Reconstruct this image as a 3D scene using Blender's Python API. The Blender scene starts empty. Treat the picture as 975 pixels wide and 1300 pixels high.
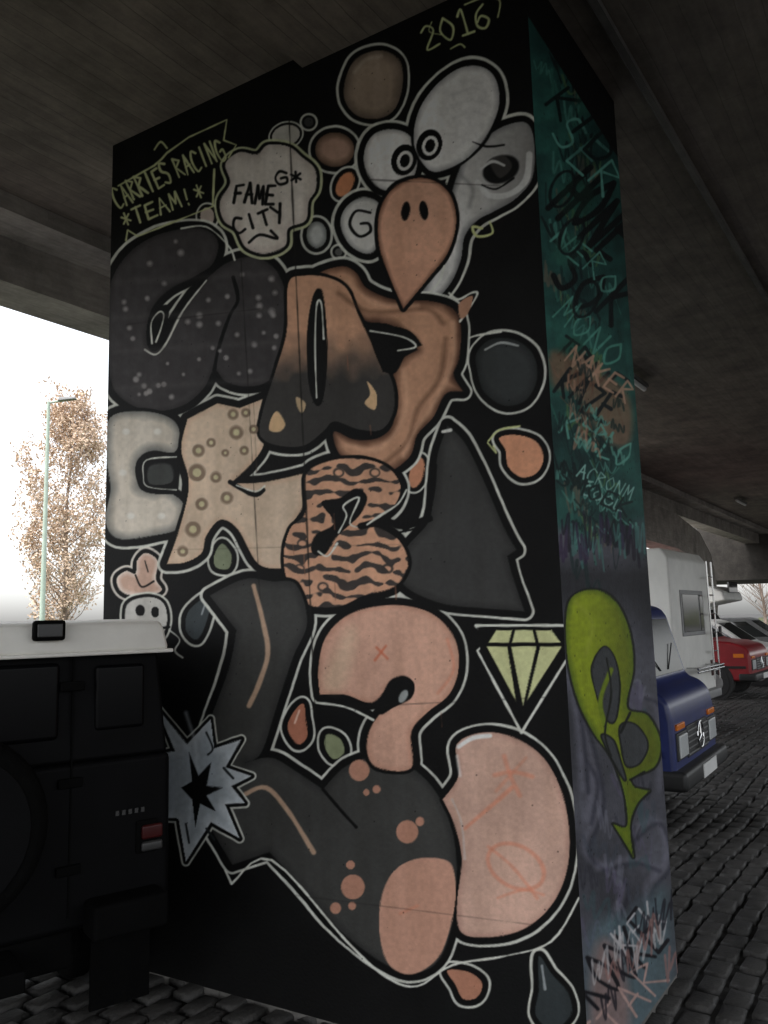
import bpy, bmesh, math, random
import numpy as np
from mathutils import Vector, Matrix
random.seed(7); rng=np.random.default_rng(7)
sc=bpy.context.scene
sc.view_settings.view_transform='Standard'
try: sc.view_settings.look='None'
except: pass
# ------------------------------------------------------------------ camera
F=1014.0; EYE=1.75
p=math.radians(7.9); rho=math.radians(1.62)
sp,cp,sr,cr_=math.sin(p),math.cos(p),math.sin(rho),math.cos(rho)
r0=Vector((1,0,0)); u0=Vector((0,-sp,cp)); d0=Vector((0,cp,sp))
rv=r0*cr_-u0*sr; uv=r0*sr+u0*cr_
cam_d=bpy.data.cameras.new('camera'); cam=bpy.data.objects.new('camera',cam_d); sc.collection.objects.link(cam)
cam_d.sensor_fit='VERTICAL'; cam_d.sensor_height=36; cam_d.lens=36*F/1300; cam_d.clip_end=2000; cam_d.clip_start=.05
M=Matrix(((rv.x,uv.x,-d0.x,0),(rv.y,uv.y,-d0.y,0),(rv.z,uv.z,-d0.z,EYE),(0,0,0,1)))
cam.matrix_world=M; sc.camera=cam
# ------------------------------------------------------------------ materials
def newmat(name):
    m=bpy.data.materials.new(name); m.use_nodes=True; return m,m.node_tree,m.node_tree.nodes['Principled BSDF']
def mat(name,col,rough=.6,var=.25,scale=6,bump=0,metal=0,bscale=60,spec=.5,col2=None,stretch=None):
    m,t,b=newmat(name); N=t.nodes; K=t.links
    b.inputs['Roughness'].default_value=rough; b.inputs['Metallic'].default_value=metal
    b.inputs['Specular IOR Level'].default_value=spec
    tc=N.new('ShaderNodeTexCoord'); mp=N.new('ShaderNodeMapping')
    if stretch: mp.inputs['Scale'].default_value=stretch
    K.new(tc.outputs['Object'],mp.inputs['Vector'])
    n=N.new('ShaderNodeTexNoise'); n.inputs['Scale'].default_value=scale; n.inputs['Detail'].default_value=6; n.inputs['Roughness'].default_value=.65
    K.new(mp.outputs[0],n.inputs['Vector'])
    r=N.new('ShaderNodeValToRGB'); c2=col2 or tuple(c*(1-var) for c in col)
    r.color_ramp.elements[0].position=.35; r.color_ramp.elements[1].position=.65
    r.color_ramp.elements[0].color=(*c2,1); r.color_ramp.elements[1].color=(*col,1)
    K.new(n.outputs['Fac'],r.inputs['Fac']); K.new(r.outputs[0],b.inputs['Base Color'])
    if bump:
        n2=N.new('ShaderNodeTexNoise'); n2.inputs['Scale'].default_value=bscale; n2.inputs['Detail'].default_value=5
        K.new(mp.outputs[0],n2.inputs['Vector'])
        bp=N.new('ShaderNodeBump'); bp.inputs['Strength'].default_value=bump; bp.inputs['Distance'].default_value=.01
        K.new(n2.outputs['Fac'],bp.inputs['Height']); K.new(bp.outputs[0],b.inputs['Normal'])
    return m
def concrete(name,col,boards=True,rough=.85):
    m,t,b=newmat(name); N=t.nodes; K=t.links
    b.inputs['Roughness'].default_value=rough
    tc=N.new('ShaderNodeTexCoord')
    br=N.new('ShaderNodeTexBrick'); br.inputs['Scale'].default_value=1
    br.inputs['Brick Width'].default_value=3.1; br.inputs['Row Height'].default_value=.11; br.inputs['Mortar Size'].default_value=.004
    br.inputs['Mortar Smooth'].default_value=1
    br.inputs['Color1'].default_value=(1,1,1,1); br.inputs['Color2'].default_value=(.82,.81,.80,1); br.inputs['Mortar'].default_value=(.62,.60,.58,1)
    nd=N.new('ShaderNodeTexNoise'); nd.inputs['Scale'].default_value=3; K.new(tc.outputs['Object'],nd.inputs['Vector'])
    va=N.new('ShaderNodeVectorMath'); va.operation='MULTIPLY_ADD'; va.inputs[1].default_value=(.03,.03,.03)
    K.new(nd.outputs['Color'],va.inputs[0]); K.new(tc.outputs['Object'],va.inputs[2]); K.new(va.outputs[0],br.inputs['Vector'])
    n=N.new('ShaderNodeTexNoise'); n.inputs['Scale'].default_value=1.6; n.inputs['Detail'].default_value=10; n.inputs['Roughness'].default_value=.75
    K.new(tc.outputs['Object'],n.inputs['Vector'])
    r=N.new('ShaderNodeValToRGB'); r.color_ramp.elements[0].position=.35; r.color_ramp.elements[1].position=.68
    r.color_ramp.elements[0].color=(*[c*.42 for c in col],1); r.color_ramp.elements[1].color=(*col,1)
    K.new(n.outputs['Fac'],r.inputs['Fac'])
    mp=N.new('ShaderNodeMapping'); mp.inputs['Scale'].default_value=(2.5,22,22)
    K.new(tc.outputs['Object'],mp.inputs['Vector'])
    g=N.new('ShaderNodeTexNoise'); g.inputs['Scale'].default_value=1.5; g.inputs['Detail'].default_value=6
    K.new(mp.outputs[0],g.inputs['Vector'])
    gr=N.new('ShaderNodeValToRGB'); gr.color_ramp.elements[0].position=.3; gr.color_ramp.elements[1].position=.7
    gr.color_ramp.elements[0].color=(.7,.7,.7,1); gr.color_ramp.elements[1].color=(1,1,1,1)
    K.new(g.outputs['Fac'],gr.inputs['Fac'])
    mx=N.new('ShaderNodeMix'); mx.data_type='RGBA'; mx.blend_type='MULTIPLY'; mx.inputs['Factor'].default_value=1 if boards else .15
    K.new(r.outputs[0],mx.inputs['A']); K.new(br.outputs['Color'],mx.inputs['B'])
    mx2=N.new('ShaderNodeMix'); mx2.data_type='RGBA'; mx2.blend_type='MULTIPLY'; mx2.inputs['Factor'].default_value=.8
    K.new(mx.outputs['Result'],mx2.inputs['A']); K.new(gr.outputs[0],mx2.inputs['B'])
    K.new(mx2.outputs['Result'],b.inputs['Base Color'])
    ad=N.new('ShaderNodeMath'); ad.operation='MULTIPLY_ADD'; ad.inputs[1].default_value=.6
    K.new(g.outputs['Fac'],ad.inputs[0]); K.new(br.outputs['Fac'],ad.inputs[2])
    bp=N.new('ShaderNodeBump'); bp.inputs['Strength'].default_value=.4; bp.inputs['Distance'].default_value=.01; bp.invert=True
    K.new(ad.outputs[0],bp.inputs['Height']); K.new(bp.outputs[0],b.inputs['Normal'])
    return m
# ------------------------------------------------------------------ mesh helpers
def link(o,parent=None):
    sc.collection.objects.link(o)
    if parent: o.parent=parent
    return o
def empty(name,loc=(0,0,0),rz=0):
    e=bpy.data.objects.new(name,None); sc.collection.objects.link(e); e.location=loc; e.rotation_euler=(0,0,rz); return e
def pymesh(name,v,f,m,parent=None,bevel=0,seg=2,smooth=False):
    me=bpy.data.meshes.new(name); me.from_pydata(v,[],f); me.update()
    bm=bmesh.new(); bm.from_mesh(me); bmesh.ops.recalc_face_normals(bm,faces=bm.faces); bm.to_mesh(me); bm.free()
    if m: me.materials.append(m)
    o=bpy.data.objects.new(name,me); link(o,parent)
    if bevel:
        b=o.modifiers.new('b','BEVEL'); b.width=bevel; b.segments=seg; b.limit_method='ANGLE'; b.angle_limit=.35
        smooth=True
    if smooth:
        for q in me.polygons: q.use_smooth=True
        if bevel:
            w=o.modifiers.new('w','WEIGHTED_NORMAL'); w.keep_sharp=True
    return o
def box(name,a,b,m,parent=None,bevel=0):
    x0,y0,z0=a; x1,y1,z1=b
    v=[(x0,y0,z0),(x1,y0,z0),(x1,y1,z0),(x0,y1,z0),(x0,y0,z1),(x1,y0,z1),(x1,y1,z1),(x0,y1,z1)]
    f=[(0,1,2,3),(4,5,6,7),(0,1,5,4),(1,2,6,5),(2,3,7,6),(3,0,4,7)]
    return pymesh(name,v,f,m,parent,bevel)
def cyl(name,c,axis,r,h,m,parent=None,n=28,r2=None,bevel=0):
    r2=r if r2 is None else r2
    ax=Vector(axis).normalized(); q=Vector((0,0,1)).rotation_difference(ax)
    v=[];
    for k,(rr,zz) in enumerate(((r,-h/2),(r2,h/2))):
        for i in range(n):
            a=2*math.pi*i/n; v.append(tuple(Vector(c)+q@Vector((rr*math.cos(a),rr*math.sin(a),zz))))
    f=[tuple(range(n)),tuple(range(n,2*n))]+[(i,(i+1)%n,n+(i+1)%n,n+i) for i in range(n)]
    o=pymesh(name,v,f,m,parent,bevel)
    return o
# ------------------------------------------------------------------ MURAL painting (numpy airbrush)
CW,CH,OY=975,1500,50
def lin(c):
    c=np.asarray(c,float)/255
    return np.where(c<=.04045,c/12.92,((c+.055)/1.055)**2.4)
def vnoise(cell,seed,h=CH,w=CW):
    g=np.random.default_rng(seed).random((h//cell+3,w//cell+3))
    y=np.arange(h)/cell; x=np.arange(w)/cell
    yi=y.astype(int); xi=x.astype(int); fy=(y-yi); fx=(x-xi); fy=fy*fy*(3-2*fy); fx=fx*fx*(3-2*fx)
    a=g[yi][:,xi]; b=g[yi][:,xi+1]; c=g[yi+1][:,xi]; d=g[yi+1][:,xi+1]
    return (a*(1-fx)+b*fx)*(1-fy)[:,None]+(c*(1-fx)+d*fx)*fy[:,None]
wob=(vnoise(23,1)-.5)*2.0+(vnoise(7,2)-.5)*1.0
NZ1=vnoise(60,3); NZ2=vnoise(14,4); NZ3=vnoise(4,5)
YY,XX=np.mgrid[0:CH,0:CW].astype(float); YY-=OY
cv=np.zeros((CH,CW,3)); cur=[cv]
def cat(pts,closed=True,n=7):
    q=[]
    for t in pts:
        if len(t)==3: q+= [t[:2]]*3
        else: q.append(t)
    P=np.array(q,float)
    if closed: P=np.vstack([P[-1:],P,P[:2]])
    else: P=np.vstack([P[:1],P,P[-1:]])
    out=[]
    for i in range(1,len(P)-2):
        a,b,c,d=P[i-1],P[i],P[i+1],P[i+2]
        if np.allclose(b,c): continue
        for k in range(n):
            t=k/n
            out.append(.5*((2*b)+(-a+c)*t+(2*a-5*b+4*c-d)*t*t+(-a+3*b-3*c+d)*t**3))
    if not closed: out.append(P[-2])
    return np.array(out)
def sdf(P,closed=True,pad=24):
    x0=max(int(P[:,0].min())-pad,0); x1=min(int(P[:,0].max())+pad,CW)
    y0=max(int(P[:,1].min())-pad+OY,0); y1=min(int(P[:,1].max())+pad+OY,CH)
    X=XX[y0:y1,x0:x1]; Y=YY[y0:y1,x0:x1]
    D=np.full(X.shape,1e9); ins=np.zeros(X.shape,bool)
    n=len(P)
    for i in range(n if closed else n-1):
        a=P[i]; b=P[(i+1)%n]; e=b-a; L=e@e
        if L<1e-9: continue
        t=np.clip(((X-a[0])*e[0]+(Y-a[1])*e[1])/L,0,1)
        D=np.minimum(D,(X-a[0]-t*e[0])**2+(Y-a[1]-t*e[1])**2)
        if closed and a[1]!=b[1]:
            c=((a[1]>Y)!=(b[1]>Y))&(X<(b[0]-a[0])*(Y-a[1])/(b[1]-a[1])+a[0]); ins^=c
    D=np.sqrt(D)+wob[y0:y1,x0:x1]*.5
    if closed: D=np.where(ins,-D,D)
    return (slice(y0,y1),slice(x0,x1)),D
def put(sl,a,col):
    c=cur[0][sl]
    if callable(col): col=col(XX[sl],YY[sl])
    col=np.asarray(col,float)
    if col.ndim==1: col=col[None,None,:]
    cur[0][sl]=c*(1-a[...,None])+col*a[...,None]
BLK=(10,10,10); HAL=(222,223,213); GRN=(208,213,150)
def shade(sl,D,fill,edge=None,ew=10):
    f=fill(XX[sl],YY[sl]) if callable(fill) else np.broadcast_to(np.array(fill,float),D.shape+(3,))
    f=np.array(f)
    if edge is not None:
        t=np.clip(1+D/ew+ (NZ2[sl]-.5)*.4,0,1)[...,None]; f=f*(1-t)+np.array(edge,float)*t
    f=f*(1+(NZ1[sl]-.5)*.12+(NZ2[sl]-.5)*.05)[...,None]
    return f
def group(shapes,gap=7,halo=2.6,ow=3,hcol=HAL):
    U=np.full((CH,CW),99.); S=[]
    for s in shapes:
        sl,D=sdf(cat(s['p'])); S.append((s,sl,D)); U[sl]=np.minimum(U[sl],D)
    full=(slice(0,CH),slice(0,CW))
    hw=(halo+.4)*(.75+.5*NZ1)
    if halo>0: put(full,np.clip(gap+hw-U+.5,0,1)*(.86+.14*NZ2),np.array(hcol,float)*1.0)
    put(full,np.clip(gap-U+.5,0,1),BLK)
    for s,sl,D in S:
        if s.get('o',1): put(sl,np.clip(s.get('ow',ow)-D+.5,0,1),BLK)
        put(sl,np.clip(-D+.5,0,1),shade(sl,D,s['f'],s.get('e'),s.get('ew',10)))
def blob(pts,f,gap=5,halo=2.2,e=None,ew=8,hcol=HAL): group([dict(p=pts,f=f,e=e,ew=ew)],gap,halo,0,hcol)
def ell(cx,cy,rx,ry,rot=0,n=12):
    o=[]
    for i in range(n):
        a=2*math.pi*i/n; x=rx*math.cos(a); y=ry*math.sin(a)
        o.append((cx+x*math.cos(rot)-y*math.sin(rot),cy+x*math.sin(rot)+y*math.cos(rot)))
    return o
def fill(pts,col,soft=1,a=1):
    sl,D=sdf(cat(pts)); put(sl,np.clip(-D/soft+.5,0,1)*a,col)
def stroke(pts,col,w=2.5,soft=1,a=1,curve=True,closed=False):
    P=cat(pts,closed,5) if curve else np.array([q[:2] for q in pts],float)
    sl,D=sdf(P,closed); D=np.abs(D) if closed else D; put(sl,np.clip((w/2-D)/soft+.5,0,1)*a,col)
FT={'A':[[(0,0),(.45,1),(1,0)],[(.15,.4),(.85,.45)]],'B':[[(0,0),(0,1),(.8,.8),(.1,.5),(.95,.25),(0,0)]],'C':[[(1,.85),(.4,1),(0,.5),(.3,0),(1,.1)]],
'D':[[(0,0),(0,1),(.9,.6),(.7,.1),(0,0)]],'E':[[(1,1),(.1,.95),(0,0),(1,.05)],[(0,.5),(.8,.5)]],'F':[[(1,1),(.1,.9),(0,0)],[(0,.5),(.7,.55)]],'G':[[(1,.85),(.4,1),(0,.5),(.3,0),(1,.1),(1,.5),(.5,.45)]],
'I':[[(.5,1),(.4,0)]],'K':[[(0,0),(.1,1)],[(.9,1),(.1,.45),(1,0)]],'H':[[(0,0),(.1,1)],[(.9,0),(1,1)],[(0,.5),(1,.5)]],'L':[[(0,1),(0,0),(1,.1)]],'M':[[(0,0),(.15,1),(.5,.3),(.85,1),(1,0)]],'N':[[(0,0),(.1,1),(.85,0),(1,1)]],
'O':[[(.5,1),(0,.5),(.5,0),(1,.5),(.5,1)]],'R':[[(0,0),(.05,1),(.9,.8),(.1,.5),(1,0)]],'S':[[(1,.9),(.3,1),(.1,.65),(.9,.4),(.7,0),(0,.1)]],'T':[[(0,.95),(1,1)],[(.5,1),(.4,0)]],
'U':[[(0,1),(.1,.1),(.8,.1),(1,1)]],'Y':[[(0,1),(.5,.5)],[(1,1),(.3,-.2)]],'Z':[[(0,1),(1,.95),(0,0),(1,.05)]],'*':[[(.5,.9),(.5,.1)],[(.1,.7),(.9,.3)],[(.9,.75),(.1,.25)]],'!':[[(.5,1),(.4,.35)],[(.4,.1),(.42,0)]],
'0':[[(.5,1),(0,.5),(.5,0),(1,.5),(.5,1)]],'1':[[(.2,.8),(.6,1),(.5,0)],[(.1,0),(1,0)]],'2':[[(0,.8),(.5,1),(.9,.7),(0,0),(1,.05)]],'6':[[(.9,1),(.2,.7),(0,.2),(.5,0),(.95,.3),(.5,.55),(.1,.35)]],' ':[]}
def text(s,a,b,h,col,w=2.5,al=1,lean=0,jit=0):
    a=np.array(a,float); b=np.array(b,float); n=len(s); st=(b-a)/n; up=np.array([st[1],-st[0]])/np.hypot(*st)*h
    for i,ch in enumerate(s):
        j=rng.uniform(-jit,jit); sc_=1+rng.uniform(-jit,jit)
        for pl in FT.get(ch,[]):
            stroke([tuple(a+st*(i+.74*(x+lean*y))+up*(y*sc_+j)) for x,y in pl],col,w,1,al,curve=ch in 'BCDGOSU0126')
# background of front face
put((slice(0,CH),slice(0,CW)),np.ones((CH,CW)),(12,12,12))
cv*= (1+(NZ1-.5)*.5+(NZ2-.5)*.3)[...,None]
fill([(560,1205,1),(745,1205,1),(752,1400,1),(560,1400,1)],(15,16,16),20)
# --- thin bubbles, halo first
blob([(440,95),(455,72),(485,64),(508,78),(511,110),(500,140),(478,151),(452,146),(437,125)],(170,150,132),6,2.6,e=(112,98,86),ew=14)
stroke([(450,92),(464,76),(484,71)],(200,184,166),4,4,.6)
blob(ell(425,190,25,22),(176,142,124),6,2.4,e=(98,78,64),ew=9)
blob(ell(438,234,10,17,.5),(204,138,100),5,2.2)
blob(ell(363,172,18,13,-.3),(194,190,182),3,1.5); blob(ell(392,155,6,6),(60,60,60),3,2)
blob(ell(402,298,13,17),(190,192,190),5,2.4,e=(105,108,106)); blob(ell(430,320,5,5),(90,90,88),3,2)
blob(ell(263,275,9,12),(194,178,168),4,2.2)
blob([(605,448),(625,430),(655,432),(677,450),(682,480),(668,508),(640,515),(615,498),(606,472)],(58,61,61),8,2.6,e=(40,42,42),ew=12)
stroke([(588,442),(598,428),(636,421)],HAL,3); stroke([(616,444),(636,435),(658,439)],(170,174,172),2.6)
blob([(634,556),(655,552),(680,560),(690,580),(682,600),(662,606),(645,592),(642,572)],(218,156,122),7,2.6)
stroke([(620,560),(634,546),(660,541)],GRN,2.8); stroke([(619,562),(630,575),(626,566)],GRN,2.4)
blob(ell(529,600,9,20,.25),(206,144,112),5,2.2)
blob([(268,755),(262,790),(250,812),(236,800),(240,775)],(62,68,70),6,2.4); stroke([(262,762),(256,780)],(150,156,158),2.5)
blob([(282,690),(294,705),(290,722),(274,720),(272,705)],(130,138,112),6,2.4)
blob([(385,893),(372,905),(365,925),(378,945),(390,935),(388,912)],(180,118,94),7,2.6); stroke([(380,902),(374,918)],(226,190,170),2.4)
blob([(415,932),(432,938),(437,955),(424,964),(413,950)],(142,150,116),7,2.6)
blob([(568,1232),(595,1234),(612,1248),(606,1266),(588,1268),(578,1250)],(184,130,106),8,2.8)
blob([(684,1214),(700,1236),(722,1262),(724,1290),(700,1306),(680,1288),(684,1255)],(52,58,60),7,2.8); stroke([(688,1226),(692,1256)],(150,156,158),3)
# cherries/flower + skull
blob([(185,702),(200,712),(198,735),(205,750),(180,757),(155,752),(148,735),(160,725),(172,728),(174,712)],(202,168,150),5,2.4,hcol=(228,220,210),e=(226,210,198),ew=6)
stroke([(172,730),(180,745),(195,738)],BLK,2.5); stroke([(184,712),(188,726)],BLK,2)
blob([(160,770),(185,758),(207,765),(212,790),(200,812),(165,812)],(200,198,192),4,2.2); fill(ell(178,775,6,7),BLK); fill(ell(197,777,5,7),BLK)
stroke([(155,795),(180,800),(215,796)],BLK,3); stroke([(215,800),(228,812),(222,826),(232,835)],HAL,2.2)
# --- character
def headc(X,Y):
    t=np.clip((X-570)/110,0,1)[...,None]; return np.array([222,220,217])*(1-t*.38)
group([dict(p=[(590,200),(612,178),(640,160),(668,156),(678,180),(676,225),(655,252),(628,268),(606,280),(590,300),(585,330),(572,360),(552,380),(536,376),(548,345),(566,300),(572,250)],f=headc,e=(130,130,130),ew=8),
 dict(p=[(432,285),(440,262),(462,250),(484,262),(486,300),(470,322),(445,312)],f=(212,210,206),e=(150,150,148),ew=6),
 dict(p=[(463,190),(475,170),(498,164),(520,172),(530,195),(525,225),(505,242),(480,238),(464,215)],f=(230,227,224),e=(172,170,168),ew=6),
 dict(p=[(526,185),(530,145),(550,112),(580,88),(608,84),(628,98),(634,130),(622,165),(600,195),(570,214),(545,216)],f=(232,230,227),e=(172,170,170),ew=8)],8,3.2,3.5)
fill(ell(636,215,24,17,-.4),(18,18,18),3); fill([(622,205),(640,198),(650,212),(634,226)],(60,58,56),2)
stroke([(606,232),(622,248),(648,246),(668,228),(672,196)],(208,208,206),8,1.5); stroke([(612,235),(630,240),(652,226)],BLK,2.5); stroke([(610,215),(625,205),(640,210)],(198,198,196),3)
stroke([(600,180),(618,186),(640,184)],BLK,2); stroke([(585,222),(600,240),(596,262)],(130,130,130),5,5,.6)
stroke([(612,290),(600,288),(606,300),(625,296),(622,282)],GRN,2.8)
stroke([(470,270),(452,268),(444,285),(456,300),(470,294),(468,284),(458,284)],BLK,4)
for y in (120,135,150): stroke([(575,y),(600,y-8),(616,y-4)],(196,194,192),3,4,.35)
for cx,cy in ((513,203),(545,184)):
    fill(ell(cx,cy,16,20,.3),BLK); fill(ell(cx+1,cy+1,10,13,.3),(232,230,226)); fill(ell(cx+1,cy+1,6,8.5,.3),BLK)
# --- letters
def NI(n,X,Y): return n[np.clip(Y.astype(int)+OY,0,CH-1),np.clip(X.astype(int),0,CW-1)]
def starry(X,Y):
    return np.array([66,63,64])+((NI(vnoise(9,11),X,Y)-.5)*8)[...,None]
Cs=[(139,365),(160,325),(195,300),(235,290),(262,292),(277,308),(270,335),(245,352),(215,368),(194,390),(186,420),(190,444),(206,440),(224,404),(250,368),(284,336),(318,326),(346,338),(362,368),(368,410),(360,455),(340,484),(312,491),(286,484),(272,470),(258,494),(232,515),(195,522),(160,510),(141,484),(137,425)]
def agrad(X,Y):
    t=np.clip((Y-425+(NI(NZ2,X,Y)-.5)*26)/55,0,1)[...,None]
    return np.array([206,158,128])*(1-t)+np.array([60,58,56])*t
Ap=[(366,360),(385,350),(415,352),(440,366),(455,400),(478,448),(498,485),(500,520),(485,545),(455,545),(425,535),(410,548),(385,566),(350,565),(330,552),(334,520),(350,470),(364,420)]
Sp=[(398,352),(432,338),(452,346),(466,366),(500,380),(545,382),(575,392),(585,415),(583,455),(576,476),(588,497,1),(566,500),(550,530),(530,552),(520,580),(490,600),(455,592),(430,575),(424,548),(450,558),(480,556),(498,540),(500,515),(498,485),(505,460),(530,444,1),(520,430),(495,412),(465,408),(448,392),(425,372)]
Cc=[(140,530),(180,522),(215,530),(228,548),(222,574),(195,572),(178,580),(174,600),(180,622),(212,624),(234,642),(228,670),(195,680),(150,684),(134,662),(140,620),(134,575)]
Kp=[(238,532,1),(276,512,1),(304,518,1),(335,506,1),(336,560),(318,590),(292,614,1),(335,612),(390,600,1),(386,640),(366,675),(362,722,1),(328,716),(302,672),(280,660),(262,680),(256,702),(235,714),(212,716,1),(228,670),(240,615),(230,570)]
Ep=[(388,604),(415,586),(455,582),(490,592),(508,615),(502,640),(480,658),(452,668),(480,670),(508,688),(518,718),(500,745),(462,756),(430,770),(392,768),(368,745),(360,708),(368,672),(388,650)]
Tp=[(568,540,1),(590,562),(614,610),(640,670),(656,698,1),(644,706,1),(652,735),(666,776,1),(610,772),(560,766),(515,745),(505,715),(520,690),(545,660),(552,610),(556,575)]
Qp=[(404,850),(412,812),(435,785),(470,771),(515,769),(553,782),(578,812),(582,850),(570,882),(542,905),(522,930),(522,975),(480,975),(466,955),(470,925),(490,898),(514,878),(512,866),(495,870),(472,892),(438,882),(406,882,1)]
Zp=[(266,756,1),(310,735),(345,738),(376,742),(390,790),(372,835),(352,895),(332,955),(312,968,1),(345,962),(380,982),(410,1002,1),(440,972),(485,960),(530,980),(562,1020),(578,1075),(578,1150),(560,1215),(525,1236),(485,1222),(430,1180),(385,1128),(342,1082,1),(295,1098,1),(272,1060,1),(250,1000),(258,940),(290,850),(300,800,1)]
Bp=[(580,945),(612,930),(652,936),(690,962),(714,1008),(723,1062),(718,1112),(698,1152),(664,1180),(620,1190),(586,1184),(580,1150),(586,1090),(576,1045),(562,1015,1),(582,985)]
vA,vB,vC=vnoise(16,21),vnoise(8,22),vnoise(40,25)
def stripes(X,Y):
    n=NI(vA,X,Y); m=NI(vB,X,Y); n3=NI(vC,X,Y)
    w=np.sin((Y+ (n-.5)*10+(n3-.5)*6+np.sin(X*.11)*2)*2*np.pi/16)
    t=np.clip((w-.30+(m-.5)*2.2)*3.5,0,1)[...,None]
    return np.array([212,162,132])*(1-t)+np.array([66,60,57])*t
def brn(X,Y): return np.broadcast_to(np.array([202,154,124.]),X.shape+(3,))
group([dict(p=Cs,f=starry,e=(50,48,48),ew=6),
 dict(p=Cc,f=(212,202,188),e=(122,122,118),ew=12),
 dict(p=Kp,f=(220,196,172),e=(212,182,156),ew=8),
 dict(p=Sp,f=brn,e=(92,64,50),ew=11),
 dict(p=Ap,f=agrad),
 dict(p=Tp,f=(66,66,65),e=(50,50,49),ew=10),
 dict(p=Ep,f=stripes),
 dict(p=Zp,f=(64,64,62),e=(50,50,49),ew=10),
 dict(p=Qp,f=(214,168,146),e=(200,152,130),ew=8),
 dict(p=Bp,f=(210,172,154),e=(192,152,136),ew=8)],9,3.1,4.2)
# C inner details
stroke([(296,352),(302,380),(292,400),(278,440),(272,470)],BLK,4.5)
stroke([(184,444),(198,450),(212,434),(232,395),(262,356)],HAL,2.4)
fill([(190,440),(188,412),(200,392),(214,388),(212,412),(202,440)],BLK,1); stroke([(193,436),(192,410),(202,396),(208,400),(204,418),(198,434)],HAL,2.2)
sl0,D0=sdf(cat(Cs))
for _ in range(64):
    x=rng.uniform(145,355); y=rng.uniform(300,515)
    yy=int(y+OY)-sl0[0].start; xx=int(x)-sl0[1].start
    if D0[yy,xx]<-8:
        q=rng.uniform(2,4); fill(ell(x,y,q,q,n=8),(168,164,162),3.2,.8)
for y in (352,398,440,487): stroke([(145,y+6),(250,y),(350,y-5)],(92,88,88),6,7,.35)
# A details
fill([(398,374),(409,370),(415,420),(415,470),(409,510),(399,512),(391,480),(390,420)],BLK)
stroke([(402,505),(400,440),(402,388),(408,386),(411,430)],HAL,2)
fill([(352,522),(362,538),(355,548),(342,546),(344,532)],(218,182,140),1.2); fill([(466,484),(478,500),(476,520),(463,512),(470,500)],(218,182,140),1.2)
fill([(376,504),(388,512),(384,524),(378,518)],(196,170,136),1.2)
for c in (( [(430,372),(470,396),(540,392),(562,410)] ),([(566,430),(558,480),(530,520),(518,560),(490,586)])): stroke(c,(92,64,48),5,6,.55)
for c in (( [(440,356),(476,386),(530,388)] ),([(575,410),(574,460),(548,515),(528,545),(512,578)]),([(512,470),(516,505),(508,540),(480,570),(440,566)])): stroke(c,(228,180,148),6,5,.55)
fill([(466,410,1),(516,418),(536,438,1),(517,448),(502,473),(486,472,1),(473,440)],BLK); stroke([(470,420),(512,428),(528,440),(505,445)],HAL,2.3)
stroke([(584,408),(600,385),(606,372),(598,372),(582,380),(570,372)],HAL,2.6)
fill([(583,385),(600,376),(594,398),(584,404)],(184,138,112))
# C slot
fill([(176,582),(226,574,1),(228,600,1),(226,628,1),(180,622)],BLK)
fill([(190,592),(216,590),(218,612),(190,614)],(66,68,66),2); stroke([(224,580),(186,584),(182,604),(188,618),(224,622)],HAL,1.8)
for x,y in ((200,548),(160,548),(166,655),(205,655),(156,600)): fill(ell(x,y,5,4),(236,232,224),3,.8)
# K details
for x,y,r in ((250,600,9),(252,572,6),(256,640,6),(274,606,5),(300,549,7),(288,632,6),(245,672,8),(312,524,4),(296,526,5),(268,562,4),(286,575,3),(232,700,5),(322,545,4),(310,572,4)):
    fill(ell(x,y,r+2,r+2),(132,112,94),2.5,.9); fill(ell(x,y,r*.6,r*.6),(208,198,158),1.5)
stroke([(322,512),(326,600)],(90,70,60),1.2,1,.5)
stroke([(292,612),(322,628),(334,622)],BLK,6); stroke([(300,616),(324,624),(336,617)],HAL,2)
# E hole
fill([(408,638),(432,632),(452,620),(466,631),(458,652),(442,668),(427,682),(412,704),(396,701),(400,680),(424,664)],BLK)
stroke([(430,676),(440,655),(436,642),(456,632),(444,664),(462,670)],HAL,2.2); stroke([(404,700),(416,706),(428,690)],HAL,2.2)
for x,y in ((380,722),(476,600),(384,690),(430,600),(492,722),(410,745)): stroke(ell(x,y,6,5),(64,58,55),2.5,1.5,.9,closed=True)
stroke([(458,668),(490,662),(512,668),(545,658)],BLK,9)
stroke([(466,666),(482,655),(505,640),(516,622)],HAL,2.5)
stroke([(553,590),(548,640),(532,668),(505,676)],BLK,3)
stroke([(562,548),(572,546)],(226,226,220),4)
# "2" details
fill([(492,868),(512,858),(526,868),(522,886),(500,898),(482,906)],BLK); fill(ell(512,884,5,9,.5),(160,165,164),1.5)
stroke([(405,892),(440,892),(470,906)],BLK,8); stroke([(402,892),(440,898),(474,914)],HAL,2.8); stroke([(478,822),(492,836)],(200,106,76),3,2,.7); stroke([(490,820),(476,838)],(200,106,76),3,2,.7)
fill([(412,860),(440,800),(452,810),(438,868),(420,878)],(220,196,166),16,.5)
stroke([(568,812),(576,850),(556,880)],(230,126,92),3,4,.4)
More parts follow.
